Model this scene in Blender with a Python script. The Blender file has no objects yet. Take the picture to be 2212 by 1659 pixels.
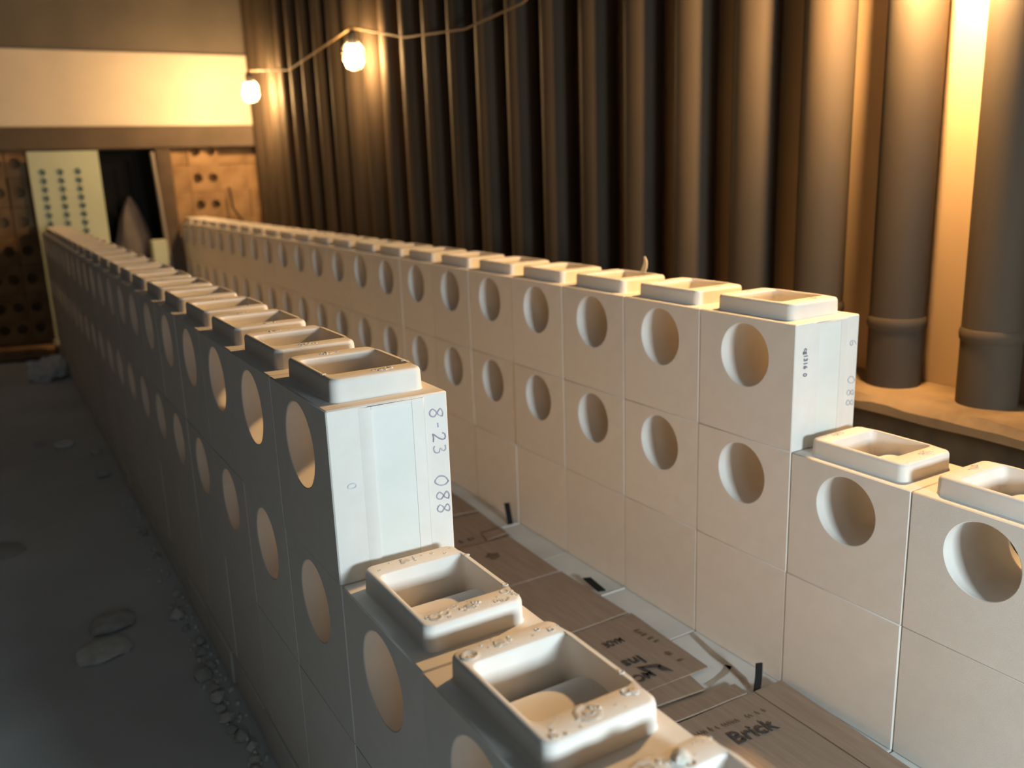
import bpy, math, random
from mathutils import Vector, Matrix, noise
random.seed(7)
C = bpy.context.scene.collection
S = 0.23                       # one brick length in metres; all numbers below are in brick lengths
H, T = 0.9613, 0.6863          # course height, wall thickness
XR, OL = 3.5613, -0.1434       # inner face of the right wall, start of the left wall
FLOOR = -3.2
SLAB = -3 * H                  # top of the floor slabs in the aisle

# ------------------------------------------------------------------ camera, world, lights, exposure
cam = bpy.data.cameras.new('camera'); camo = bpy.data.objects.new('camera', cam); C.objects.link(camo)
R3 = Matrix(((0.8574022101312541, 0.15103326991362115, -0.4919861801323693),
             (-0.5134824194184086, 0.1867793719248497, -0.8375256838877099),
             (-0.03460137295337273, 0.9707226265018025, 0.23769797514321336)))
camo.matrix_world = Matrix.Translation(Vector((-1.37220174, -4.34394407, 1.16569475)) * S) @ R3.to_4x4()
cam.sensor_width = 36.0; cam.lens = 1912.53 / 2212 * 36.0
cam.clip_start = 0.02; cam.clip_end = 100
cam.dof.use_dof = True; cam.dof.focus_distance = 1.18
cam.dof.aperture_fstop = (cam.lens / 1000) / 0.0082
bpy.context.scene.camera = camo

w = bpy.data.worlds.new('world'); bpy.context.scene.world = w; w.use_nodes = True
w.node_tree.nodes['Background'].inputs[0].default_value = (0.76, 0.92, 1.0, 1)
w.node_tree.nodes['Background'].inputs[1].default_value = 0.052

def area(name, loc, target, size, power, col):
    l = bpy.data.lights.new(name, 'AREA'); l.shape = 'RECTANGLE'
    l.size, l.size_y = size[0] * S, size[1] * S; l.energy = power; l.color = col
    o = bpy.data.objects.new(name, l); C.objects.link(o)
    o.location = Vector(loc) * S
    o.rotation_euler = (Vector(target) - Vector(loc)).to_track_quat('-Z', 'Y').to_euler()
    return o
# daylight falling in through the access opening behind the photographer
area('daylight_opening', (1.8, -8.2, 0.50), (1.8, 4.0, -0.9), (1.45, 0.9), 35, (0.745, 0.92, 1.0))

area('daylight_side_aisle', (-3.0, -11, 2.0), (-0.8, 2.0, -2.8), (2.4, 2.4), 4.0, (0.72, 0.90, 1.0))

vs = bpy.context.scene.view_settings
vs.view_transform = 'Standard'; vs.look = 'None'; vs.gamma = 1; vs.use_curve_mapping = False
vs.exposure = 0.0

# ------------------------------------------------------------------ materials
def mat(name, col, rough=0.8, metal=0.0, col2=None, scale=8.0, bump=0.0, bscale=60.0, detail=4.0, stretch=None, rand=0.0):
    m = bpy.data.materials.new(name); m.use_nodes = True
    nt = m.node_tree; b = nt.nodes['Principled BSDF']
    b.inputs['Base Color'].default_value = (*col, 1); b.inputs['Roughness'].default_value = rough
    b.inputs['Metallic'].default_value = metal
    b.inputs['Specular IOR Level'].default_value = 0.3
    tc = nt.nodes.new('ShaderNodeTexCoord'); src = tc.outputs['Object']
    if stretch:
        mp = nt.nodes.new('ShaderNodeMapping'); mp.inputs['Scale'].default_value = stretch
        nt.links.new(src, mp.inputs[0]); src = mp.outputs[0]
    last = None
    if col2:
        n = nt.nodes.new('ShaderNodeTexNoise'); n.inputs['Scale'].default_value = scale; n.inputs['Detail'].default_value = detail
        nt.links.new(src, n.inputs['Vector'])
        r = nt.nodes.new('ShaderNodeValToRGB'); r.color_ramp.elements[0].position = 0.35; r.color_ramp.elements[1].position = 0.7
        r.color_ramp.elements[0].color = (*col, 1); r.color_ramp.elements[1].color = (*col2, 1)
        nt.links.new(n.outputs[0], r.inputs[0]); last = r.outputs[0]
    if rand:
        oi = nt.nodes.new('ShaderNodeObjectInfo'); hs = nt.nodes.new('ShaderNodeHueSaturation')
        mr = nt.nodes.new('ShaderNodeMapRange'); mr.inputs[3].default_value = 1 - rand; mr.inputs[4].default_value = 1 + rand * 0.4
        nt.links.new(oi.outputs['Random'], mr.inputs[0]); nt.links.new(mr.outputs[0], hs.inputs['Value'])
        hs.inputs['Color'].default_value = (*col, 1)
        if last: nt.links.new(last, hs.inputs['Color'])
        last = hs.outputs[0]
    if last: nt.links.new(last, b.inputs['Base Color'])
    if bump:
        n2 = nt.nodes.new('ShaderNodeTexNoise'); n2.inputs['Scale'].default_value = bscale; n2.inputs['Detail'].default_value = 5
        nt.links.new(src, n2.inputs['Vector'])
        bp = nt.nodes.new('ShaderNodeBump'); bp.inputs['Strength'].default_value = bump; bp.inputs['Distance'].default_value = 0.002
        nt.links.new(n2.outputs[0], bp.inputs['Height']); nt.links.new(bp.outputs[0], b.inputs['Normal'])
    return m
M = {}
M['ceramic'] = mat('white_ceramic', (0.745, 0.70, 0.645), 0.75, col2=(0.775, 0.735, 0.685), scale=30, bump=0.10, bscale=500, rand=0.05)
M['panel'] = mat('panel_ceramic', (0.70, 0.70, 0.65), 0.7, col2=(0.74, 0.74, 0.70), scale=14)
M['residue'] = mat('residue', (0.52, 0.48, 0.42), 0.9, col2=(0.70, 0.655, 0.59), scale=70, bump=0.4, bscale=300)
M['slab'] = mat('grey_slab', (0.60, 0.58, 0.54), 0.75, col2=(0.72, 0.70, 0.66), scale=6, bump=0.15, bscale=120)
M['stain'] = mat('water_stain', (0.36, 0.29, 0.22), 0.7, col2=(0.45, 0.39, 0.32), scale=20)
M['card'] = mat('cardboard', (0.31, 0.22, 0.16), 0.85, col2=(0.37, 0.27, 0.195), scale=10, bump=0.25, bscale=40, stretch=(14, 1.2, 1), rand=0.12)
M['card_edge'] = mat('cardboard_edge', (0.20, 0.13, 0.085), 0.9)
M['ink'] = mat('black_print', (0.05, 0.042, 0.04), 0.8, col2=(0.10, 0.08, 0.07), scale=120)
M['faint_ink'] = mat('faint_print', (0.16, 0.105, 0.07), 0.8)
M['purple'] = mat('purple_marker', (0.26, 0.21, 0.29), 0.7, col2=(0.48, 0.43, 0.50), scale=60)
M['grey_mark'] = mat('grey_marker', (0.38, 0.36, 0.38), 0.7, col2=(0.56, 0.54, 0.55), scale=60)
M['stamp'] = mat('stamp_ink', (0.16, 0.16, 0.20), 0.7)
M['pale_stamp'] = mat('pale_stamp_ink', (0.60, 0.62, 0.63), 0.7)
M['felt'] = mat('black_felt', (0.012, 0.011, 0.011), 0.9, bump=0.2, bscale=200)
M['white_strip'] = mat('white_joint', (0.85, 0.84, 0.80), 0.8)
M['floor'] = mat('grey_floor', (0.56, 0.58, 0.58), 0.8, col2=(0.70, 0.72, 0.72), scale=2.2, bump=0.6, bscale=18, detail=6)
M['mortar'] = mat('grey_mortar', (0.60, 0.59, 0.55), 0.9, col2=(0.74, 0.73, 0.69), scale=40, bump=0.5, bscale=90, rand=0.3)
M['tube'] = mat('dark_tube', (0.052, 0.040, 0.028), 0.75, 0.0, col2=(0.090, 0.062, 0.038), scale=5, bump=0.15, bscale=30, stretch=(1, 1, 0.25), rand=0.35)
M['wall'] = mat('tan_wall', (0.52, 0.37, 0.22), 0.8, col2=(0.42, 0.285, 0.165), scale=2.5, bump=0.3, bscale=20, stretch=(1, 1, 0.3))
M['kerb'] = mat('sandy_kerb', (0.33, 0.225, 0.12), 0.9, col2=(0.16, 0.105, 0.055), scale=7, bump=0.8, bscale=60)
M['scorch'] = mat('scorched_brick', (0.42, 0.27, 0.14), 0.85, col2=(0.19, 0.105, 0.05), scale=5, bump=0.4, bscale=40, rand=0.15)
M['backwall'] = mat('brown_grey_wall', (0.17, 0.148, 0.12), 0.9, col2=(0.12, 0.106, 0.088), scale=2, bump=0.3, bscale=15)
M['beam'] = mat('pale_lining', (0.74, 0.66, 0.55), 0.9, col2=(0.64, 0.56, 0.46), scale=2.5, bump=0.3, bscale=18)
M['soot'] = mat('sooty_footing', (0.055, 0.042, 0.028), 0.9, col2=(0.10, 0.075, 0.045), scale=9, bump=0.5, bscale=50)
M['lintel'] = mat('dark_lintel', (0.14, 0.105, 0.08), 0.8, col2=(0.09, 0.07, 0.05), scale=4)
M['green_white'] = mat('greenish_ceramic', (0.54, 0.61, 0.47), 0.8, col2=(0.50, 0.55, 0.42), scale=3)
M['sooty_wall'] = mat('sooty_wall', (0.05, 0.045, 0.04), 0.9, col2=(0.08, 0.07, 0.06), scale=2)
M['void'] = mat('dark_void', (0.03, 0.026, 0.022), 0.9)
M['cloth'] = mat('grey_cloth', (0.21, 0.18, 0.17), 0.95, col2=(0.15, 0.13, 0.125), scale=6)
M['post'] = mat('brown_post', (0.12, 0.085, 0.06), 0.8, col2=(0.07, 0.05, 0.035), scale=6)
M['pipe'] = mat('grey_pipe', (0.24, 0.21, 0.19), 0.5, 0.2)
M['paper'] = mat('crumpled_paper', (0.86, 0.88, 0.88), 0.9)
M['cable'] = mat('pale_cable', (0.30, 0.21, 0.11), 0.6)
M['plastic'] = mat('black_plastic', (0.03, 0.03, 0.03), 0.5)
M['wire'] = mat('guard_wire', (0.35, 0.32, 0.28), 0.4, 0.8)
M['curl'] = mat('pale_strip', (0.70, 0.60, 0.42), 0.8)
def emit(name, col, strength):
    m = bpy.data.materials.new(name); m.use_nodes = True; b = m.node_tree.nodes['Principled BSDF']
    b.inputs['Base Color'].default_value = (*col, 1)
    b.inputs['Emission Color'].default_value = (*col, 1); b.inputs['Emission Strength'].default_value = strength
    return m
WARM = (1.0, 0.60, 0.25)

# ------------------------------------------------------------------ mesh helpers
class MB:
    def __init__(s): s.v = []; s.f = []
    def add(s, co): s.v.append(tuple(co)); return len(s.v) - 1
    def ring(s, pts): return [s.add(p) for p in pts]
    def face(s, ids): s.f.append(list(ids))
    def bridge(s, a, b, closed=True):
        n = len(a)
        for i in range(n if closed else n - 1):
            j = (i + 1) % n; s.f.append([a[i], a[j], b[j], b[i]])
    def loft(s, loops, cap0=False, cap1=False):
        r = [s.ring(l) for l in loops]
        for a, b in zip(r, r[1:]): s.bridge(a, b)
        if cap0: s.face(r[0][::-1])
        if cap1: s.face(r[-1])
        return r
    def box(s, x0, x1, y0, y1, z0, z1, c=0.0):
        if c <= 0:
            s.loft([[(x0, y0, z), (x1, y0, z), (x1, y1, z), (x0, y1, z)] for z in (z0, z1)], True, True); return
        def oc(i, z): return [(x, y, z) for x, y in cham(x0 + i, x1 - i, y0 + i, y1 - i, c)]
        s.loft([oc(c, z0), oc(0, z0 + c), oc(0, z1 - c), oc(c, z1)], True, True)
    def tube(s, pts, r, n=10, caps=True):
        pts = [Vector(p) for p in pts]; loops = []
        up = Vector((0, 0, 1))
        for i, p in enumerate(pts):
            d = (pts[min(i + 1, len(pts) - 1)] - pts[max(i - 1, 0)]).normalized()
            a = d.cross(up)
            if a.length < 1e-3: a = d.cross(Vector((1, 0, 0)))
            a.normalize(); b = d.cross(a)
            loops.append([p + (a * math.cos(t) + b * math.sin(t)) * r for t in [2 * math.pi * k / n for k in range(n)]])
        s.loft(loops, caps, caps)
    def mesh(s, name, m, smooth=True, angle=35):
        me = bpy.data.meshes.new(name)
        me.from_pydata([(x * S, y * S, z * S) for x, y, z in s.v], [], s.f); me.update()
        bm = bmesh.new(); bm.from_mesh(me); bmesh.ops.recalc_face_normals(bm, faces=bm.faces); bm.to_mesh(me); bm.free()
        me.materials.append(m)
        if smooth:
            for p in me.polygons: p.use_smooth = True
            me.set_sharp_from_angle(angle=math.radians(angle))
        return me
    def build(s, name, m, parent=None, loc=(0, 0, 0), **k): return link(name, s.mesh(name, m, **k), parent, loc)
import bmesh
def cham(x0, x1, y0, y1, c):
    return [(x0 + c, y0), (x1 - c, y0), (x1, y0 + c), (x1, y1 - c), (x1 - c, y1), (x0 + c, y1), (x0, y1 - c), (x0, y0 + c)]
def rr(x0, x1, y0, y1, r, n=5):
    out = []
    for cx, cy, a0 in ((x1 - r, y0 + r, -90), (x1 - r, y1 - r, 0), (x0 + r, y1 - r, 90), (x0 + r, y0 + r, 180)):
        for k in range(n + 1):
            a = math.radians(a0 + 90 * k / n); out.append((cx + r * math.cos(a), cy + r * math.sin(a)))
    return out
def link(name, data, parent=None, loc=(0, 0, 0)):
    o = bpy.data.objects.new(name, data); C.objects.link(o)
    o.location = Vector(loc) * S
    if parent: o.parent = parent
    return o
def tag(o, label=None, cat=None, group=None, kind=None):
    if label: o['label'] = label
    if cat: o['category'] = cat
    if group: o['group'] = group
    if kind: o['kind'] = kind
    return o
def empty(name, loc=(0, 0, 0)): return link(name, None, None, loc)
def copy_tree(o, parent=None):
    c = o.copy(); C.objects.link(c); c.parent = parent
    for ch in list(o.children): copy_tree(ch, c)
    return c
def rect_ring(y0, y1, z0, z1, cy, cz, n):
    """n points on a rectangle's border in the directions of n circle points, corners snapped in"""
    pts = []
    for k in range(n):
        a = 2 * math.pi * (k + 0.5) / n; dy, dz = math.cos(a), math.sin(a)
        t = min(((y1 if dy > 0 else y0) - cy) / dy, ((z1 if dz > 0 else z0) - cz) / dz)
        pts.append([cy + dy * t, cz + dz * t])
    for qy in (y0, y1):
        for qz in (z0, z1):
            k = min(range(n), key=lambda i: (pts[i][0] - qy) ** 2 + (pts[i][1] - qz) ** 2); pts[k] = [qy, qz]
    return pts
def circ(cy, cz, r, n): return [(cy + r * math.cos(2 * math.pi * (k + .5) / n), cz + r * math.sin(2 * math.pi * (k + .5) / n)) for k in range(n)]

# ------------------------------------------------------------------ the setting
def struct(o): o['kind'] = 'structure'; return o
m = MB(); nx, ny = 70, 120
x0, x1, y0, y1 = -8.0, 6.6, -9.0, 25.0
ids = []
for j in range(ny + 1):
    row = []
    for i in range(nx + 1):
        x = x0 + (x1 - x0) * i / nx; y = y0 + (y1 - y0) * j / ny; z = FLOOR
        if x < -0.05:
            z += (0.05 * noise.noise(Vector((x * 0.9, y * 0.9, 0))) + 0.03 * noise.noise(Vector((x * 2.6, y * 2.6, 3)))) * min(1, (-x) / 0.5) - 0.02
        row.append(m.add((x, y, z)))
    ids.append(row)
for j in range(ny):
    for i in range(nx): m.face((ids[j][i], ids[j][i + 1], ids[j + 1][i + 1], ids[j + 1][i]))
struct(m.build('floor', M['floor']))

m = MB(); m.box(6.34, 6.7, -9, 24.6, FLOOR, 11); struct(m.build('wall_right', M['wall']))
m = MB(); m.box(-8.4, -8.0, -9, 24.6, FLOOR, 11); struct(m.build('wall_left', M['sooty_wall']))  # unseen side wall, coloured dark to keep its bounce light down
# rough ledge that the tubes stand on
m = MB(); loops = []
nyk = 150
for j in range(nyk + 1):
    y = -3.5 + 26.0 * j / nyk
    prof = [(6.2, -1.24), (5.74, -1.22), (5.60, -1.19), (5.56, -1.10), (5.62, -1.03), (5.74, -1.0), (6.33, -1.0), (6.33, -1.24)]
    l = []
    for k, (x, z) in enumerate(prof):
        if 0 < k < 5:
            x += 0.045 * noise.noise(Vector((k, y * 1.3, 1))); z += 0.05 * noise.noise(Vector((k * 2, y * 2.1, 5)))
        l.append((x, y, z))
    loops.append(l)
m.loft(loops, True, True)
struct(m.build('trim_1', M['kerb']))
m = MB(); m.box(6.08, 6.335, -3.5, 22.5, FLOOR + .004, -1.235); struct(m.build('trim_2', M['soot']))  # footing set back under the ledge lip, darker than the ledge
# back wall: upper masonry, pale lining band, dark lintel, openings
YB = 22.3
bw = empty('wall_back', (0, YB, 0)); struct(bw)
m = MB(); m.box(-8, 6.34, 0.0, 0.5, 4.5, 11); m.build('upper_masonry', M['backwall'], bw)
m = MB(); m.box(-8, 6.1, -0.12, 0.5, 2.58, 4.5, 0.03); m.build('pale_lining_band', M['beam'], bw)
m = MB(); m.box(-8, 6.2, -0.25, 0.5, 2.0, 2.58, 0.03); m.build('dark_lintel', M['lintel'], bw)
m = MB(); m.box(-8, 6.34, 2.0, 2.2, FLOOR, 2.58); m.build('dark_recess', M['void'], bw)  # backing coloured near black for the doorway's unlit depth
m = MB(); m.box(-8, -0.05, -1.2, 0.45, FLOOR, -3.0 + 0.06, 0.05); m.build('base_ledge', M['scorch'], bw)
def holed_brick(w_, h_, d_, holes, r, n=20):
    """block in x/z with round blind holes in the face at y=0; holes at cell centres side by side"""
    m = MB(); cw = w_ / holes
    for q in range(holes):
        cx = cw * (q + .5)
        o = m.ring([(a, 0, b) for a, b in rect_ring(cw * q, cw * (q + 1), 0, h_, cx, h_ / 2, n)])
        c0 = m.ring([(a, 0, b) for a, b in circ(cx, h_ / 2, r, n)]); c1 = m.ring([(a, d_ * .8, b) for a, b in circ(cx, h_ / 2, r * .9, n)])
        m.bridge(o, c0); m.bridge(c0, c1); m.face(c1)
    for xx in (0, w_): m.face(m.ring([(xx, 0, 0), (xx, d_, 0), (xx, d_, h_), (xx, 0, h_)]))
    for zz in (0, h_): m.face(m.ring([(0, 0, zz), (0, d_, zz), (w_, d_, zz), (w_, 0, zz)]))
    m.face(m.ring([(0, d_, 0), (w_, d_, 0), (w_, d_, h_), (0, d_, h_)]))
    return m
bh = 0.74
bmesh_brick = holed_brick(0.83, bh - 0.01, 0.45, 2, 0.13).mesh('brick', M['scorch'])
m = MB(); m.box(0, .838, 0, .45, 0, bh - .002, .008); plain_brick = m.mesh('brick', M['scorch'])
for cx in (3.575, 4.42, 5.265, 6.11, -0.09, -0.94, -1.80, -2.66, -3.52):
    for k in range(8):
        z = FLOOR + 0.30 + (k - (cx > 0)) * bh if cx > 0 else FLOOR + 0.1 + k * bh
        if cx < 0 and k == 0: z = FLOOR + 0.27
        if z + bh > 2.6 or z < FLOOR - .5: continue
        o = link('brick', bmesh_brick if cx < 0 or 4.2 < cx < 4.6 else plain_brick, bw, (cx - 0.415 + random.uniform(-.015, .015), random.uniform(-0.02, 0.02) + (0.2 if cx > 5.2 else 0), z))
        o.rotation_euler.y = random.uniform(-.01, .01)

# ------------------------------------------------------------------ floor slabs of the aisle
ORD = ['zeroth', 'first', 'second', 'third', 'fourth', 'fifth', 'sixth', 'seventh', 'eighth', 'ninth', 'tenth', 'eleventh', 'twelfth', 'thirteenth',
       'fourteenth', 'fifteenth', 'sixteenth', 'seventeenth', 'eighteenth', 'nineteenth', 'twentieth', 'twenty-first', 'twenty-second', 'twenty-third', 'twenty-fourth']
def where(k):
    return (ORD[k + 1] + ' back from stepped end') if k >= 0 else (ORD[-k] + ' in front of stepped end')
m = MB(); m.box(-0.02, XR + T + 0.06, 0.004, 0.996, FLOOR + 0.005, SLAB - 0.003, 0.008)
slab_me = m.mesh('floor_slab', M['slab'])
for k in range(-4, 22):
    o = link('floor_slab', slab_me, None, (random.uniform(-.012, .012), k, random.uniform(-.002, 0)))
    side = 'level with the right wall column that is ' + (ORD[k + 1] + ' behind the step' if k >= 0 else ORD[-k] + ' before the step')
    tag(o, 'pale grey floor slab in the aisle, ' + side, 'slab', 'floor slabs under both brick walls')

# ------------------------------------------------------------------ firebricks
HC, HRAD = -0.3029, 0.246       # hole centre below the brick's top, hole radius
def body_mesh(hole, open_top):
    m = MB(); g, c, n = 0.0028, 0.007, 48
    y0, y1, z0, z1 = g, 1 - g, -H + 0.003, 0.0
    mid0 = [(x, y, z0) for x, y in cham(0, T, y0, y1, c)]; mid1 = [(x, y, z1 - c) for x, y in cham(0, T, y0, y1, c)]
    top = [(x, y, z1) for x, y in cham(c, T - c, y0 + c, y1 - c, c)]
    a = m.ring(mid0); b = m.ring(mid1); t = m.ring(top)
    m.bridge(b, t); m.face(a[::-1])
    for i in range(8):
        j = (i + 1) % 8
        if hole and abs(mid0[i][0] - mid0[j][0]) < 1e-6: continue      # the two side faces are made with the hole
        m.face((a[i], a[j], b[j], b[i]))
    if open_top:
        ins = [(x, y, z1) for x, y in rr(0.105, 0.615, 0.265, 0.775, 0.05)]
        n_ = len(ins); e = m.ring(ins)
        # ring between the octagon outline and the pocket mouth
        tv = [Vector(p) for p in top]
        near = [min(range(8), key=lambda q: (tv[q] - Vector(p)).length) for p in ins]
        for i in range(n_):
            j = (i + 1) % n_
            if near[i] == near[j]: m.face((e[i], e[j], t[near[i]]))
            else:
                q, seq = near[i], [near[i]]
                while q != near[j]:
                    q = (q + 1) % 8; seq.append(q)
                    if len(seq) > 8: break
                m.face([e[i]] + [t[s_] for s_ in seq] + [e[j]])
    else: m.face(t)
    if hole:
        rings = []
        for X, sg in ((0, 1), (T, -1)):
            o = m.ring([(X, p, q) for p, q in rect_ring(y0 + c, y1 - c, z0, z1 - c, .5, HC, n)])
            r0 = m.ring([(X, p, q) for p, q in circ(.5, HC, HRAD + .005, n)])
            r1 = m.ring([(X + sg * .005, p, q) for p, q in circ(.5, HC, HRAD, n)])
            m.bridge(o, r0); m.bridge(r0, r1); rings.append(r1)
        m.bridge(rings[0], rings[1])
    return m.mesh('firebrick', M['ceramic'])
def rim_mesh():
    m = MB(); hb = 0.1238
    X0, X1, Y0, Y1 = 0.0814, T - 0.0716, 0.1213, 1 - 0.0975
    def o(i, z, r): return [(x, y, z) for x, y in rr(X0 + i, X1 - i, Y0 + i, Y1 - i, r)]
    def n(i, z): return [(x, y, z) for x, y in rr(0.122 + i, 0.600 - i, 0.278 + i, 0.760 - i, 0.045)]
    m.loft([o(-.006, -.002, .06), o(-.002, .004, .058), o(0, .012, .055), o(.003, hb - .024, .052), o(.007, hb - .010, .05), o(.013, hb - .003, .047), o(.022, hb, .042),
            n(-.012, hb), n(-.004, hb - .004), n(0, hb - .014)][:-1] + [n(0, hb - .014)])
    # pocket walls run down to the round flue that crosses the pocket
    CY, CZ, RO = .5, HC, .298
    def zt(y): return CZ + math.sqrt(max(RO * RO - (y - CY) ** 2, 0))
    up = n(0, hb - .014); lo = [(x, y, zt(y)) for x, y, z in n(.007, 0)]
    m.loft([up, lo])
    N = 22; ya, yb = .285, .753; arcs = []
    for x in (.120, .602):
        arcs.append([(x, ya - .01 + (yb - ya + .02) * k / N, zt(ya - .01 + (yb - ya + .02) * k / N)) for k in range(N + 1)])
    a = m.ring(arcs[0]); b = m.ring(arcs[1]); m.bridge(a, b, False)
    return m.mesh('raised_rim', M['ceramic'])
BODY_OPEN, BODY_HOLE, BODY_PLAIN, RIM = body_mesh(True, True), body_mesh(True, False), body_mesh(False, False), rim_mesh()

def blob(m, cx, cy, cz, r, h, n=9, rough=.3):
    """low irregular lump on a horizontal face"""
    l0 = []; l1 = []; l2 = []
    for k in range(n):
        a = 2 * math.pi * k / n; q = 1 + random.uniform(-rough, rough)
        l0.append((cx + r * q * math.cos(a), cy + r * q * math.sin(a), cz - .004))
        l1.append((cx + r * q * .8 * math.cos(a), cy + r * q * .8 * math.sin(a), cz + h * random.uniform(.4, .8)))
        l2.append((cx + r * .35 * math.cos(a), cy + r * .35 * math.sin(a), cz + h * random.uniform(.8, 1.1)))
    m.loft([l0, l1, l2], False, True)
def crater(m, cx, cy, cz, r, h, n=12):
    loops = []
    for f, z in ((1.5, -.003), (1.2, h * .8), (1.0, h), (.75, h * .5), (.3, -.001)):
        loops.append([(cx + r * f * math.cos(2 * math.pi * k / n) * random.uniform(.93, 1.07), cy + r * f * math.sin(2 * math.pi * k / n) * random.uniform(.93, 1.07), cz + z) for k in range(n)])
    m.loft(loops, False, True)
scars = []
for v in range(3):
    m = MB()
    for q in range(9): blob(m, random.gauss(0, .035), random.gauss(0, .014), 0, random.uniform(.006, .014), random.uniform(.004, .010))
    blob(m, 0, 0, 0, .035, .004, 12)
    scars.append(m.mesh('casting_scar', M['residue']))
TOP = 0.1238
def brick(wall, course, k):
    x = 0 if wall == 'left' else XR; y = k + (OL if wall == 'left' else 0)
    topmost = course == 0 or (course == 1 and k < 0)
    me = BODY_OPEN if topmost else (BODY_HOLE if course < 2 else BODY_PLAIN)
    o = link('firebrick', me, None, (x + random.uniform(-.0035, .0035), y, -course * H))
    o.rotation_euler.z = math.radians(random.uniform(-.12, .12))
    c = ('top', 'middle', 'bottom')[course]
    kind = 'white firebrick with flue hole' if course < 2 else 'plain white firebrick'
    lab = f'{kind}, {wall} wall {c} course, {where(k)}'
    if course == 0 and k == 0:
        lab = ('white end firebrick of the left wall, purple 8-23 088 handwritten on its lit end face' if wall == 'left'
               else 'white end firebrick of the right wall, small dark stamp and 088 on its end face')
    tag(o, lab, 'brick', f'firebricks of the {wall} wall')
    if topmost:
        rim = link('raised_rim', RIM, o)
        if k < 14:
            for yy in (.205, .835):
                s_ = link('casting_scar', random.choice(scars), o, (.36 + random.uniform(-.06, .06), yy, TOP)); s_.rotation_euler.z = random.choice((0, math.pi))
    return o
B = {}
for k in range(0, 21): B['left', 0, k] = brick('left', 0, k)
for c in (1, 2):
    for k in range(-3, 21): B['left', c, k] = brick('left', c, k)
for k in range(0, 22): B['right', 0, k] = brick('right', 0, k)
for c in (1, 2):
    for k in range(-3 if c == 1 else -3, 22): B['right', c, k] = brick('right', c, k)

# extra lumps, pits and burrs on the nearest raised rims
def surface_marks(o, spots, name='air_bubbles'):
    m = MB()
    for (x, y, r, h, t) in spots:
        (crater if t else blob)(m, x, y, TOP, r, h * (.55 if t else .42))
    q = m.build(name, M['residue'], o); q['kind'] = 'stuff'
sp = []
for i in range(24):
    x = random.uniform(.11, .60); y = .205 + random.gauss(0, .035)
    sp.append((x, min(.255, max(.155, y)), random.uniform(.005, .012), random.uniform(.003, .008), random.random() < .6))
sp += [(.17, .20, .028, .008, 1), (.22, .21, .022, .007, 1), (.56, .24, .020, .006, 1), (.60, .30, .012, .006, 1), (.61, .72, .014, .010, 0)]
sp += [(random.uniform(.12, .6), random.uniform(.80, .87), random.uniform(.004, .008), .004, 1) for _ in range(8)]
surface_marks(B['left', 1, -1], sp)
sp = [(.15, .82, .034, .012, 1), (.13, .80, .018, .012, 0), (.56, .225, .024, .016, 0), (.53, .24, .018, .010, 1), (.135, .165, .016, .012, 0), (.15, .155, .012, .010, 0),
      (.155, .195, .012, .010, 0), (.19, .15, .010, .008, 0), (.33, .215, .045, .008, 1), (.36, .2, .02, .010, 0), (.60, .36, .010, .008, 1), (.55, .80, .012, .008, 1), (.5, .84, .01, .006, 1)]
sp += [(random.uniform(.12, .6), random.choice((random.uniform(.15, .25), random.uniform(.80, .88))), random.uniform(.003, .007), .003, random.random() < .5) for _ in range(26)]
surface_marks(B['left', 1, -2], sp)
sp = [(.44, .82, .036, .075, 0), (.30, .83, .05, .006, 1), (.45, .78, .015, .008, 1)]
sp += [(random.uniform(.12, .6), random.uniform(.80, .88), random.uniform(.003, .007), .003, random.random() < .5) for _ in range(12)]
surface_marks(B['left', 1, -3], sp)
sp = [(random.uniform(.12, .6), random.choice((random.uniform(.15, .25), random.uniform(.80, .88))), random.uniform(.003, .006), .003, True) for _ in range(16)]
surface_marks(B['right', 1, -1], sp)
sp = [(.105, .30, .016, .012, 0), (.59, .345, .016, .012, 0)]
surface_marks(B['left', 0, 0], sp)

# end faces: raised tongue with a recessed panel, handwriting, stamp
def tongue(o):
    prof = [(.165, .006), (.205, -.010), (.240, -.010), (.240, .010), (.472, .010), (.472, -.010), (.538, -.010), (.556, .008)]
    m = MB(); a = m.ring([(x, y, -H + .004) for x, y in prof]); b = m.ring([(x, y, -.012) for x, y in prof]); m.bridge(a, b); m.face(b); m.face(a[::-1])
    m.box(.241, .471, -.0098, .004, -.030, -.0125)
    m.build('tongue', M['ceramic'], o)
    m = MB(); m.loft([[(.243, .003, z), (.471, -.0088, z), (.471, .009, z), (.243, .009, z)] for z in (-H + .006, -.031)], True, True); q = m.build('recessed_panel', M['panel'], o); q['label'] = 'smooth pale greenish inset panel'
for wl in ('left', 'right'): tongue(B[wl, 0, 0])
def arcpts(cx, cy, rx, ry, a0, a1, n=14): return [(cx + rx * math.cos(math.radians(a0 + (a1 - a0) * k / n)), cy + ry * math.sin(math.radians(a0 + (a1 - a0) * k / n))) for k in range(n + 1)]
GL = {'8': [[(.62 - .0, .95), (.35, 1.0), (.1, .82), (.3, .6), (.55, .36), (.48, .08), (.25, .0), (.05, .2), (.2, .45), (.5, .68), (.62, .95)]],
      '2': [[(.08, .78), (.2, .98), (.48, .98), (.52, .72), (.3, .35), (.05, .03), (.3, .06), (.6, .02)]],
      '3': [[(.1, .95), (.4, .98), (.5, .78), (.28, .56), (.55, .42), (.5, .1), (.2, .0), (.05, .1)]],
      '0': [[(.45, 1.0), (.12, .75), (.02, .3), (.3, .0), (.58, .3), (.62, .75), (.42, 1.0)]],
      '-': [[(.1, .5), (.5, .52)]],
      '6': [[(.5, 1.0), (.2, .75), (.05, .3), (.25, .0), (.55, .18), (.4, .45), (.1, .3)]]}
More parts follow.
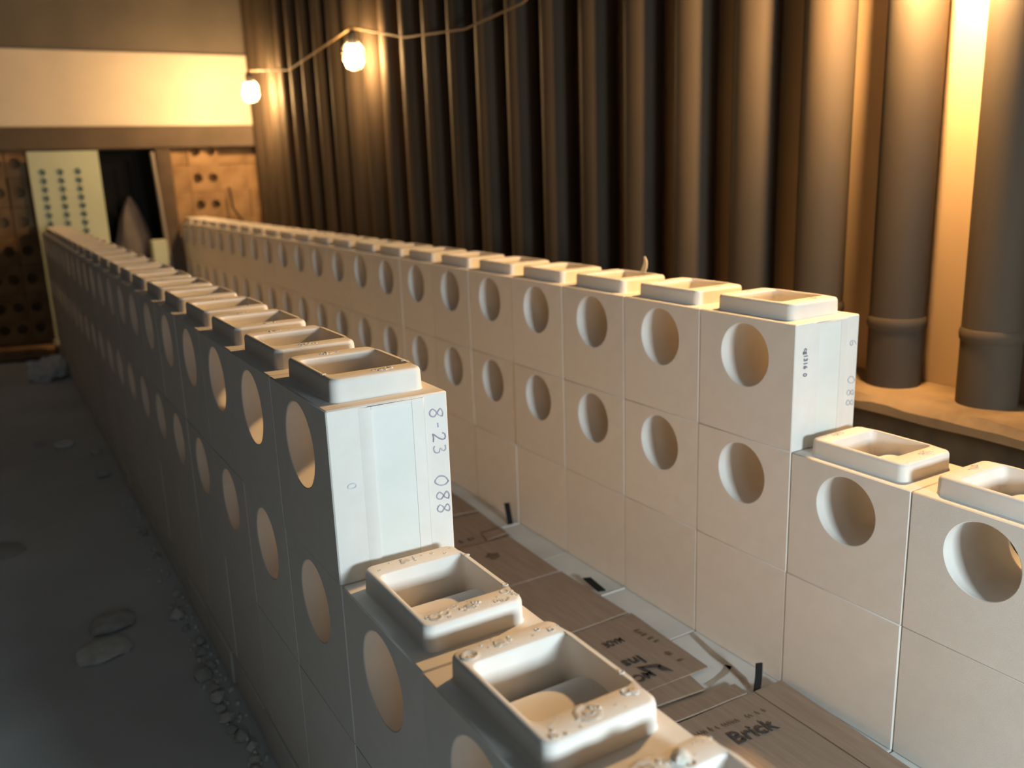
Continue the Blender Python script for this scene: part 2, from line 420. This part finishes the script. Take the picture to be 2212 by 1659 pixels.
def smooth_line(p, n=6):
    out = []
    for i in range(len(p) - 1):
        a, b, c, d = p[max(i - 1, 0)], p[i], p[i + 1], p[min(i + 2, len(p) - 1)]
        for k in range(n):
            t = k / n
            out.append(tuple(.5 * (2 * b[q] + (c[q] - a[q]) * t + (2 * a[q] - 5 * b[q] + 4 * c[q] - d[q]) * t * t + (3 * b[q] - a[q] - 3 * c[q] + d[q]) * t ** 3) for q in (0, 1)))
    return out + [p[-1]]
def scrawl(o, name, items, material, yoff, wd):
    """items: (glyph, x of the glyph's foot, z where it starts, height): written downwards, tops to the right"""
    m = MB()
    for g, x, z, h in items:
        for st in GL[g]:
            p = [Vector((x + h * v * .92, yoff, z - h * u)) for u, v in smooth_line(st)]
            L, Rr = [], []
            for i, q in enumerate(p):
                d = (p[min(i + 1, len(p) - 1)] - p[max(i - 1, 0)]); d.normalize(); s_ = Vector((-d.z, 0, d.x)) * wd * random.uniform(.7, 1.15)
                L.append(q + s_); Rr.append(q - s_)
            f0 = [m.add(v) for v in L]; f1 = [m.add(v) for v in Rr]
            b0 = [m.add(v + Vector((0, .0022, 0))) for v in L]; b1 = [m.add(v + Vector((0, .0022, 0))) for v in Rr]
            m.bridge(f0, f1, False); m.bridge(f0, b0, False); m.bridge(f1, b1, False)
    return m.build(name, material, o, smooth=False)
L0, R0 = B['left', 0, 0], B['right', 0, 0]
q = scrawl(L0, 'handwriting', [('8', .578, -.085, .085), ('-', .595, -.165, .06), ('2', .588, -.225, .082), ('3', .590, -.295, .080)], M['purple'], -.0005, .0036)
q['label'] = 'purple handwritten 8-23 reading downwards'
q = scrawl(L0, 'handwriting', [('0', .586, -.475, .090), ('8', .592, -.565, .082), ('8', .592, -.640, .082)], M['purple'], -.0005, .0036)
q['label'] = 'purple handwritten 088 reading downwards'
q = scrawl(R0, 'handwriting', [('6', .592, -.19, .075)], M['grey_mark'], -.0005, .0038); q['label'] = 'faint grey handwritten 6'
q = scrawl(R0, 'handwriting', [('0', .590, -.475, .085), ('8', .588, -.575, .080), ('8', .588, -.655, .080)], M['grey_mark'], -.0005, .0038)
q['label'] = 'faint grey handwritten 088 reading downwards'
def text_mesh(name, body, size, material, bold=0.0):
    cu = bpy.data.curves.new(name, 'FONT'); cu.body = body; cu.size = size * S; cu.extrude = 0.0004; cu.offset = bold * S
    ob = bpy.data.objects.new(name, cu); C.objects.link(ob)
    dg = bpy.context.evaluated_depsgraph_get()
    me = bpy.data.meshes.new_from_object(ob.evaluated_get(dg)); bpy.data.objects.remove(ob); bpy.data.curves.remove(cu)
    me.materials.clear(); me.materials.append(material); me.name = name
    return me
# text standing on an end face, running downwards with its top to the right
DOWN = Matrix(((0, 1, 0), (0, 0, -1), (-1, 0, 0))).to_euler()
q = link('ink_stamp', text_mesh('ink_stamp', 'cg1316  0', .055, M['stamp'], .0008), R0, (.093, 0.0, -.185)); q.rotation_euler = DOWN; q['label'] = 'small dark stamped number'
q = link('ink_stamp', text_mesh('ink_stamp', '0', .075, M['pale_stamp']), L0, (.085, 0.0, -.405)); q.rotation_euler = DOWN; q['label'] = 'faint smudged grey stamp'

# ------------------------------------------------------------------ cardboard on the aisle floor
ZC = SLAB + 0.004
def sheet(poly, z, thick=0.014, seed=0, crease=None):
    """flat corrugated sheet from a 4-sided outline: gentle warp"""
    (ax, ay), (bx, by), (cx, cy), (dx, dy) = poly      # near-left, near-right, far-right, far-left
    m = MB(); n = 8; top = []; bot = []
    for j in range(n + 1):
        rt = []; rb = []
        for i in range(n + 1):
            u, v = i / n, j / n
            x = (ax * (1 - u) + bx * u) * (1 - v) + (dx * (1 - u) + cx * u) * v
            y = (ay * (1 - u) + by * u) * (1 - v) + (dy * (1 - u) + cy * u) * v
            h = z + 0.006 + 0.008 * noise.noise(Vector((x * 2.1 + seed, y * 2.1, seed)))
            if crease: h += crease(u, v)
            rt.append(m.add((x, y, h + thick))); rb.append(m.add((x, y, h)))
        top.append(rt); bot.append(rb)
    for j in range(n):
        for i in range(n):
            m.face((top[j][i], top[j][i + 1], top[j + 1][i + 1], top[j + 1][i])); m.face((bot[j][i], bot[j + 1][i], bot[j + 1][i + 1], bot[j][i + 1]))
    per = lambda g: [g[0][i] for i in range(n)] + [g[j][n] for j in range(n)] + [g[n][n - i] for i in range(n)] + [g[n - j][0] for j in range(n)]
    m.bridge(per(bot), per(top))
    return m
XL = T + 0.06
def smudge(parent, x, y, z, ang, length, h, material, label):
    m = MB(); u = 0.0; ca, sa = math.cos(math.radians(ang)), math.sin(math.radians(ang))
    while u < length:
        wd = h * random.uniform(.25, .6)
        if random.random() < .75:
            q = []
            for a, b in ((u, 0), (u + wd * .8, random.uniform(-.1, .1) * h), (u + wd * random.uniform(.5, .9), h * random.uniform(.5, 1)), (u + wd * random.uniform(0, .2), h * random.uniform(.6, 1))):
                q.append((x + a * ca - b * sa, y + a * sa + b * ca, z))
            a = m.ring(q); b = m.ring([(p[0], p[1], p[2] + .002) for p in q]); m.bridge(a, b); m.face(b)
        u += wd + h * .22
    o = m.build('worn_print', material, parent, smooth=False); o['label'] = label
def lie(name, body, size, material, x, y, z, ang, parent, bold=0.0, sx=1.0, label=None):
    q = link(name, text_mesh(name, body, size, material, bold), parent, (x, y, z)); q.rotation_euler.z = math.radians(ang); q.scale.x = sx
    if label: q['label'] = label
    return q
g = 'cardboard sheets covering the aisle floor'
cA = empty('cardboard_box', (0, 0, 0)); tag(cA, 'nearest flattened cardboard box on the aisle floor, printed Brick in black', 'cardboard', g)
sheet([(XL, -1.9), (3.22, -1.55), (3.24, -0.01), (XL, 0.06)], ZC + .02, seed=1).build('panel', M['card'], cA)
sheet([(2.15, 0.045), (3.18, -0.002), (3.20, 0.15), (2.35, 0.22)], ZC + .018, seed=2, crease=lambda u, v: .012 * (1 - v)).build('flap', M['card'], cA)
sheet([(3.235, -1.60), (3.40, -1.30), (3.49, -0.06), (3.252, -0.01)], ZC + .02, seed=3, crease=lambda u, v: .045 * u).build('flap', M['card'], cA)
zt = ZC + .052
lie('printed_text', 'Brick', .185, M['ink'], 2.665, -.42, zt, -4, cA, .0016, 1.0, 'bold black word Brick')
smudge(cA, 2.50, -.205, zt, -5, .62, .042, M['faint_ink'], 'faint unreadable line of small print')
cB = empty('cardboard_box', (0, 0, 0)); tag(cB, 'flattened cardboard box with upside-down Ins and MADE print, second from the camera', 'cardboard', g)
sheet([(XL, .50), (3.21, .46), (3.26, 1.52), (XL, 1.56)], ZC + .008, seed=4).build('panel', M['card'], cB)
sheet([(1.9, .33), (2.98, .25), (3.02, .47), (1.9, .52)], ZC + .002, seed=5).build('flap', M['card'], cB)
zt = ZC + .036
lie('printed_text', 'Ins', .175, M['ink'], 2.855, .905, zt, 180, cB, .0016, 1.0, 'bold upside-down print Ins')
lie('printed_text', 'MADE', .12, M['ink'], 2.90, 1.225, zt, 180, cB, .0006, .62, 'small upside-down print MADE')
lie('printed_text', 'MC', .13, M['ink'], 2.785, .675, zt, 180, cB, .001, .95, 'upside-down black letters')
m = MB()
for tri in ([(2.72, .76), (2.90, .70), (2.885, .66), (2.76, .72)], [(2.90, .70), (2.93, .56), (2.86, .62), (2.86, .67)], [(2.72, .76), (2.74, .66), (2.77, .67), (2.76, .74)]):
    a = m.ring([(x, y, zt) for x, y in tri]); b = m.ring([(x, y, zt + .003) for x, y in tri]); m.bridge(a, b); m.face(b)
m.build('printed_arrow', M['ink'], cB, smooth=False)
smudge(cB, 3.06, 1.24, zt, -84, .26, .07, M['faint_ink'], 'faint worn print')
smudge(cB, 3.05, .80, zt, -84, .17, .06, M['faint_ink'], 'faint worn print')
cC = empty('cardboard_box', (0, 0, 0)); tag(cC, 'plain flattened cardboard box beside the lying black strip, third from the camera', 'cardboard', g)
sheet([(XL, 1.50), (3.22, 1.54), (3.20, 2.58), (XL, 2.62)], ZC + .022, seed=6).build('panel', M['card'], cC)
cD = empty('cardboard_box', (0, 0, 0)); tag(cD, 'flattened cardboard box with one dark wet spot, fourth from the camera', 'cardboard', g)
sheet([(XL, 2.56), (3.17, 2.59), (3.20, 3.62), (XL, 3.66)], ZC + .034, seed=7).build('panel', M['card'], cD)
m = MB(); blob(m, 2.80, 3.28, ZC + .056, .085, .003, 14, .25); m.build('wet_spot', M['faint_ink'], cD)
cE = empty('cardboard_box', (0, 0, 0)); tag(cE, 'flattened cardboard box with small faint print near the standing black strip', 'cardboard', g)
sheet([(XL, 3.60), (3.24, 3.66), (3.30, 4.55), (XL, 4.70)], ZC + .018, seed=8).build('panel', M['card'], cE)
sheet([(2.95, 3.66), (3.22, 3.70), (3.24, 3.86), (2.98, 3.85)], ZC + .044, seed=9).build('flap', M['card'], cE)
smudge(cE, 2.68, 3.78, ZC + .046, 4, .16, .075, M['ink'], 'small faint print')
cF = empty('cardboard_box', (0, 0, 0)); tag(cF, 'farthest visible flattened cardboard box on the aisle floor', 'cardboard', g)
sheet([(XL, 4.62), (3.27, 4.48), (3.30, 5.5), (XL, 5.6)], ZC + .052, seed=10).build('panel', M['card'], cF)

# black strips standing out of the slab joints, pale joint line
def strip(base, tip, wd, bend, label):
    m = MB(); b, t = Vector(base), Vector(tip); n = 6; d = (t - b)
    side = Vector((0.93, -0.36, 0)).normalized() * wd / 2; th = d.cross(side).normalized() * .008
    loops = []
    for k in range(n + 1):
        p = b + d * k / n + th.normalized() * bend * math.sin(math.pi * k / n)
        loops.append([p - side - th, p + side - th, p + side + th, p - side + th])
    m.loft(loops, True, True)
    tag(m.build('felt_strip', M['felt']), label, 'strip', 'black joint strips')
strip((3.46, 4.03, SLAB - .003), (3.42, 4.03, SLAB + .27), .065, .02, 'black felt strip standing upright in the farthest visible slab joint')
strip((3.27, 1.99, ZC + .05), (3.28, 2.25, ZC + .075), .075, .0, 'black felt strip lying flat at the middle slab joint')
strip((3.30, .012, ZC + .012), (3.335, .03, ZC + .235), .052, -.01, 'black felt strip standing up behind the nearest cardboard flap')
for k, lab in ((2, 'bright white joint line at the foot of the right wall beside the lying black strip'), (4, 'thin white joint line beside the upright black strip')):
    m = MB(); m.box(3.25, XR - .004, k - .008, k + .008, SLAB - .004, SLAB + .004); tag(m.build('joint_filler', M['white_strip']), lab, 'joint filler')
# brownish water run on the slab
m = MB()
for pts, wd in (([(3.50, .98), (3.46, .80), (3.42, .62), (3.40, .42), (3.36, .22), (3.30, .10)], .035), ([(3.40, .42), (3.30, .36), (3.18, .33), (3.05, .30)], .03)):
    L_, R_ = [], []
    for i, p in enumerate(pts):
        a, b = Vector(pts[max(i - 1, 0)]), Vector(pts[min(i + 1, len(pts) - 1)]); d = (b - a).normalized(); s_ = Vector((-d.y, d.x)) * wd * random.uniform(.6, 1.2)
        L_.append(m.add((p[0] + s_.x, p[1] + s_.y, SLAB + .0005))); R_.append(m.add((p[0] - s_.x, p[1] - s_.y, SLAB + .0005)))
    m.bridge(L_, R_, False)
q = m.build('stain', M['stain'], smooth=False); tag(q, 'brown dried water run on the grey slab between two cardboard boxes', 'stain')

# ------------------------------------------------------------------ vertical tubes along the right wall
m = MB(); n = 24
m.loft([[(.25 * math.cos(2 * math.pi * k / n), .25 * math.sin(2 * math.pi * k / n), z) for k in range(n)] for z in (-1.03, 11)], True, True)
tube_me = m.mesh('furnace_tube', M['tube'])
m = MB()
m.loft([[(r * math.cos(2 * math.pi * k / n), r * math.sin(2 * math.pi * k / n), z) for k in range(n)] for z, r in ((-.44, .25), (-.42, .262), (-.38, .268), (-.34, .262), (-.32, .25))])
weld_me = m.mesh('weld_band', M['tube'])
ty = [0.03 + 0.95 * k for k in range(-2, 24)]
for i, y in enumerate(ty):
    o = link('furnace_tube', tube_me, None, (6.05, y, 0)); o.rotation_euler.z = random.uniform(0, 6.28)
    if i < 3: lab = 'dark vertical furnace tube by the right edge, ' + ORD[i + 1] + ' in the row from the near end'
    else: lab = 'dark vertical furnace tube on the right ledge, ' + ORD[i + 1] + ' in the row from the near end' if i < 23 else 'dark vertical furnace tube at the far end of the row, ' + ORD[26 - i] + ' from the back corner'
    tag(o, lab, 'tube', 'dark furnace tubes along the right wall')
    if i < 8: link('weld_band', weld_me, o, (0, 0, random.uniform(-.05, .05)))

# ------------------------------------------------------------------ string of work lights
def lamp(x, y, z, strength, label, r=.17, cage=True):
    t = empty('work_light', (x, y, z)); tag(t, label, 'lamp', 'string of work lights')
    m = MB(); n = 16; loops = []
    for k in range(11):
        a = math.pi * (.03 + .94 * k / 10); zz = math.cos(a) * r; rad = max(r * math.sin(a), .02)
        if zz > 0: zz *= 1.5; rad = max(rad * (1 - .25 * zz / r * .6), .05)
        loops.append([(rad * math.cos(2 * math.pi * q / n), rad * math.sin(2 * math.pi * q / n), zz) for q in range(n)])
    m.loft(loops, True, True); q = m.build('bulb', emit('bulb_glow', WARM, strength), t); q['label'] = 'glowing warm bulb'
    m = MB(); m.loft([[(rr_ * math.cos(2 * math.pi * q / n), rr_ * math.sin(2 * math.pi * q / n), zz) for q in range(n)] for zz, rr_ in ((r * 1.35, .085), (r * 1.5, .10), (r * 2.6, .10), (r * 2.9, .05))], True, True)
    m.build('socket', M['plastic'], t)
    if cage:
        m = MB()
        for q in range(6):
            a = 2 * math.pi * q / 6
            m.tube([(math.cos(a) * rad, math.sin(a) * rad, zz) for rad, zz in ((.10, r * 1.8), (r * 1.25, r * .9), (r * 1.3, -r * .2), (r * .9, -r * 1.1), (.02, -r * 1.4))], .008, 5)
        m.build('guard', M['wire'], t)
    return t
lamp(5.40, 12.8, 3.34, 420, 'lit work light hanging on the tubes, upper middle of the scene')
lamp(5.2, 19.6, 3.26, 720, 'lit work light in the far corner beside the pale lining band')
lamp(5.40, .45, 2.95, 1980, 'strong work light above the right edge, just out of frame', r=.14)
m = MB(); pts = []
anchors = [(5.2, 19.6, 3.80), (5.45, 17.0, 3.55), (5.40, 12.8, 3.88), (5.6, 10.8, 3.45), (5.62, 8.6, 3.28), (5.62, 6.9, 3.38), (5.6, 5.6, 3.75), (5.6, 3.5, 3.9), (5.40, .45, 3.44)]
for a, b in zip(anchors, anchors[1:]):
    for k in range(6): pts.append(Vector(a).lerp(Vector(b), k / 6))
m.tube(pts + [anchors[-1]], .018, 8)
tag(m.build('light_cable', M['cable']), 'pale cable of the work lights slung along the dark tubes', 'cable')

# ------------------------------------------------------------------ things at the far end
t = empty('perforated_panel', (0, 21.55, FLOOR)); tag(t, 'greenish white perforated ceramic panel standing behind the left wall', 'panel')
cell_w, cell_h = .41, .215; m = MB()
for c_ in range(3):
    for r_ in range(12):
        xa, za = .05 + c_ * cell_w, 1.55 - FLOOR - (r_ + 1) * cell_h
        cx, cz = xa + cell_w / 2, za + cell_h / 2
        o_ = m.ring([(a, 0, b) for a, b in rect_ring(xa, xa + cell_w, za, za + cell_h, cx, cz, 20)]); c0 = m.ring([(a, 0, b) for a, b in circ(cx, cz, .085, 20)]); c1 = m.ring([(a, .3, b) for a, b in circ(cx, cz, .08, 20)])
        m.bridge(o_, c0); m.bridge(c0, c1); m.face(c1)
zt_, zb_ = 1.55 - FLOOR, 1.55 - FLOOR - 12 * cell_h; xr_ = .05 + 3 * cell_w; ztop = 1.96 - FLOOR
for a in ([(0.05, zt_), (xr_, zt_), (xr_, ztop), (.05, ztop)], [(0.05, 0), (xr_, 0), (xr_, zb_), (.05, zb_)], [(xr_, 0), (1.62, 0), (1.62, ztop), (xr_, ztop)], [(-.02, 0), (.05, 0), (.05, ztop), (-.02, ztop)]): m.face(m.ring([(x, 0, z) for x, z in a]))
for a in ([(-.02, 0, 0), (-.02, .35, 0), (-.02, .35, ztop), (-.02, 0, ztop)], [(1.62, 0, 0), (1.62, .35, 0), (1.62, .35, ztop), (1.62, 0, ztop)], [(-.02, 0, ztop), (1.62, 0, ztop), (1.62, .35, ztop), (-.02, .35, ztop)], [(-.02, .35, 0), (1.62, .35, 0), (1.62, .35, ztop), (-.02, .35, ztop)]): m.face(m.ring(a))
m.build('perforated_face', M['green_white'], t)
m = MB(); m.box(3.08, 3.5, 21.95, 22.2, FLOOR, 1.98, .03); tag(m.build('door_post', M['post']), 'dark brown upright post at the right side of the dark doorway', 'post')
m = MB(); m.tube([(3.2, 21.55, FLOOR + .02), (3.06, 21.7, -.3), (2.98, 21.8, 1.9)], .055, 12); tag(m.build('leaning_pipe', M['pipe']), 'grey pipe leaning beside the dark doorway post', 'pipe')
m = MB(); loops = []
for z, r in ((FLOOR, .95), (-1.5, .72), (-.35, .42), (.1, .30), (.45, .17), (.66, .07), (.74, .02)):
    loops.append([(2.42 - .12 * (z < -1) + r * (1 + .14 * math.sin(5 * a + z)) * math.cos(a), 22.9 + r * .6 * (1 + .14 * math.sin(4 * a)) * math.sin(a), z) for a in [2 * math.pi * k / 20 for k in range(20)]])
m.loft(loops, True, True); tag(m.build('draped_cloth', M['cloth']), 'grey cloth draped to a point inside the dark doorway', 'cloth')
m = MB(); m.box(2.62, 3.0, 21.3, 21.75, FLOOR + .005, -.42, .02); tag(m.build('pale_block', M['green_white']), 'tall pale block standing in front of the draped cloth', 'block')
m = MB(); m.tube([(5.0, 22.1, .9), (5.05, 22.08, .3), (5.3, 22.06, -.1), (5.34, 22.06, -.6), (5.3, 22.06, -1.0)], .03, 8); tag(m.build('hanging_cable', M['plastic']), 'dark cable hanging on the scorched perforated bricks', 'cable')

# crumpled paper, ring, lumps and crumbs on the outer floor
def ico(m_, c, r, sq, jit, sub=2, seed=0):
    bm = bmesh.new(); bmesh.ops.create_icosphere(bm, subdivisions=sub, radius=1)
    base = len(m_.v)
    for v in bm.verts:
        k = 1 + jit * noise.noise(v.co * 1.7 + Vector((seed, seed * .7, 3))) * 1.6 + random.uniform(-jit, jit) * .35
        z = max(v.co.z * k * r * sq, -r * sq * .72)
        m_.add((c[0] + v.co.x * k * r, c[1] + v.co.y * k * r, c[2] + z + r * sq * .72))
    for f in bm.faces: m_.face([base + v.index for v in f.verts])
    bm.free()
m = MB(); ico(m, (-.50, 18.3, FLOOR - .03), .36, .95, .42, 3, 4); tag(m.build('crumpled_paper', M['paper'], angle=15), 'crumpled white paper on the floor beside the far end of the left wall', 'paper')
m = MB(); N = 24
loops = [[(-.64 + (.13 + .035 * math.cos(b)) * math.cos(a), 12.12 + (.13 + .035 * math.cos(b)) * math.sin(a), FLOOR + .02 + .035 * math.sin(b)) for b in [2 * math.pi * q / 8 for q in range(8)]] for a in [2 * math.pi * k / N for k in range(N + 1)]]
m.loft(loops); tag(m.build('metal_ring', M['white_strip']), 'small pale ring lying on the grey floor', 'ring')
for (x, y, r, sq, lab) in ((-1.75, 7.6, .30, .14, 'flat pale mortar patch at the left edge of the floor'), (-.80, 4.85, .22, .30, 'low mortar lump on the floor, the farther of two close together'),
                           (-.95, 4.30, .24, .25, 'low mortar lump on the floor, the nearer of two close together'), (-1.0, 12.4, .10, .4, 'tiny mortar lump left of the metal ring')):
    m = MB(); ico(m, (x, y, FLOOR - .03), r, sq, .25, 2, x); tag(m.build('mortar_lump', M['mortar'], angle=60), lab, 'lump')
chips = []
for v in range(4):
    m = MB(); ico(m, (0, 0, 0), 1, .7, .35, 1, v * 3.1); chips.append(m.mesh('mortar_crumb', M['mortar'], angle=25))
for ci, (y, r) in enumerate(sorted([(11.3, .09), (10.0, .11), (5.15, .05), (4.62, .09), (4.30, .05), (3.95, .06), (3.72, .07), (3.45, .06), (3.30, .09), (3.02, .06), (2.86, .08), (2.70, .05), (2.52, .06), (2.35, .05), (2.2, .07), (2.02, .06), (1.85, .05), (1.7, .06), (6.3, .05), (7.2, .06), (8.1, .05)])):
    o = link('mortar_crumb', random.choice(chips), None, (-.06 - r - random.uniform(0, .10), y, FLOOR - .025)); o.scale = (r, r * random.uniform(.8, 1.3), r); o.rotation_euler.z = random.uniform(0, 6)
    tag(o, 'grey mortar crumb at foot of left wall, ' + ORD[ci + 1] + ' from the near end', 'crumb', 'mortar crumbs along the left wall')
m = MB()
for i in range(130):
    y = random.uniform(1.2, 9); r = random.uniform(.008, .028); cx = -.05 - abs(random.gauss(0, .10)); n = 5
    blob(m, cx, y, FLOOR - .012, r, r * 1.4, 5)
tag(m.build('mortar_grit', M['mortar']), 'fine grey grit scattered along the foot of the left wall', 'grit', None, 'stuff')
# pale curl behind the right wall
m = MB(); loops = []
for k in range(9):
    t_ = k / 8; x = 4.16 + .02 * t_; y = 2.52 - .10 * math.sin(t_ * 2.6) * t_; z = .004 + .27 * t_
    wd = .035 * math.sin(math.pi * (.12 + .8 * t_))
    loops.append([(x, y - wd, z), (x + .008, y - wd, z), (x + .008, y + wd, z), (x, y + wd, z)])
m.loft(loops, True, True); tag(m.build('curled_strip', M['curl']), 'small pale curled strip sticking up behind the right wall', 'strip')
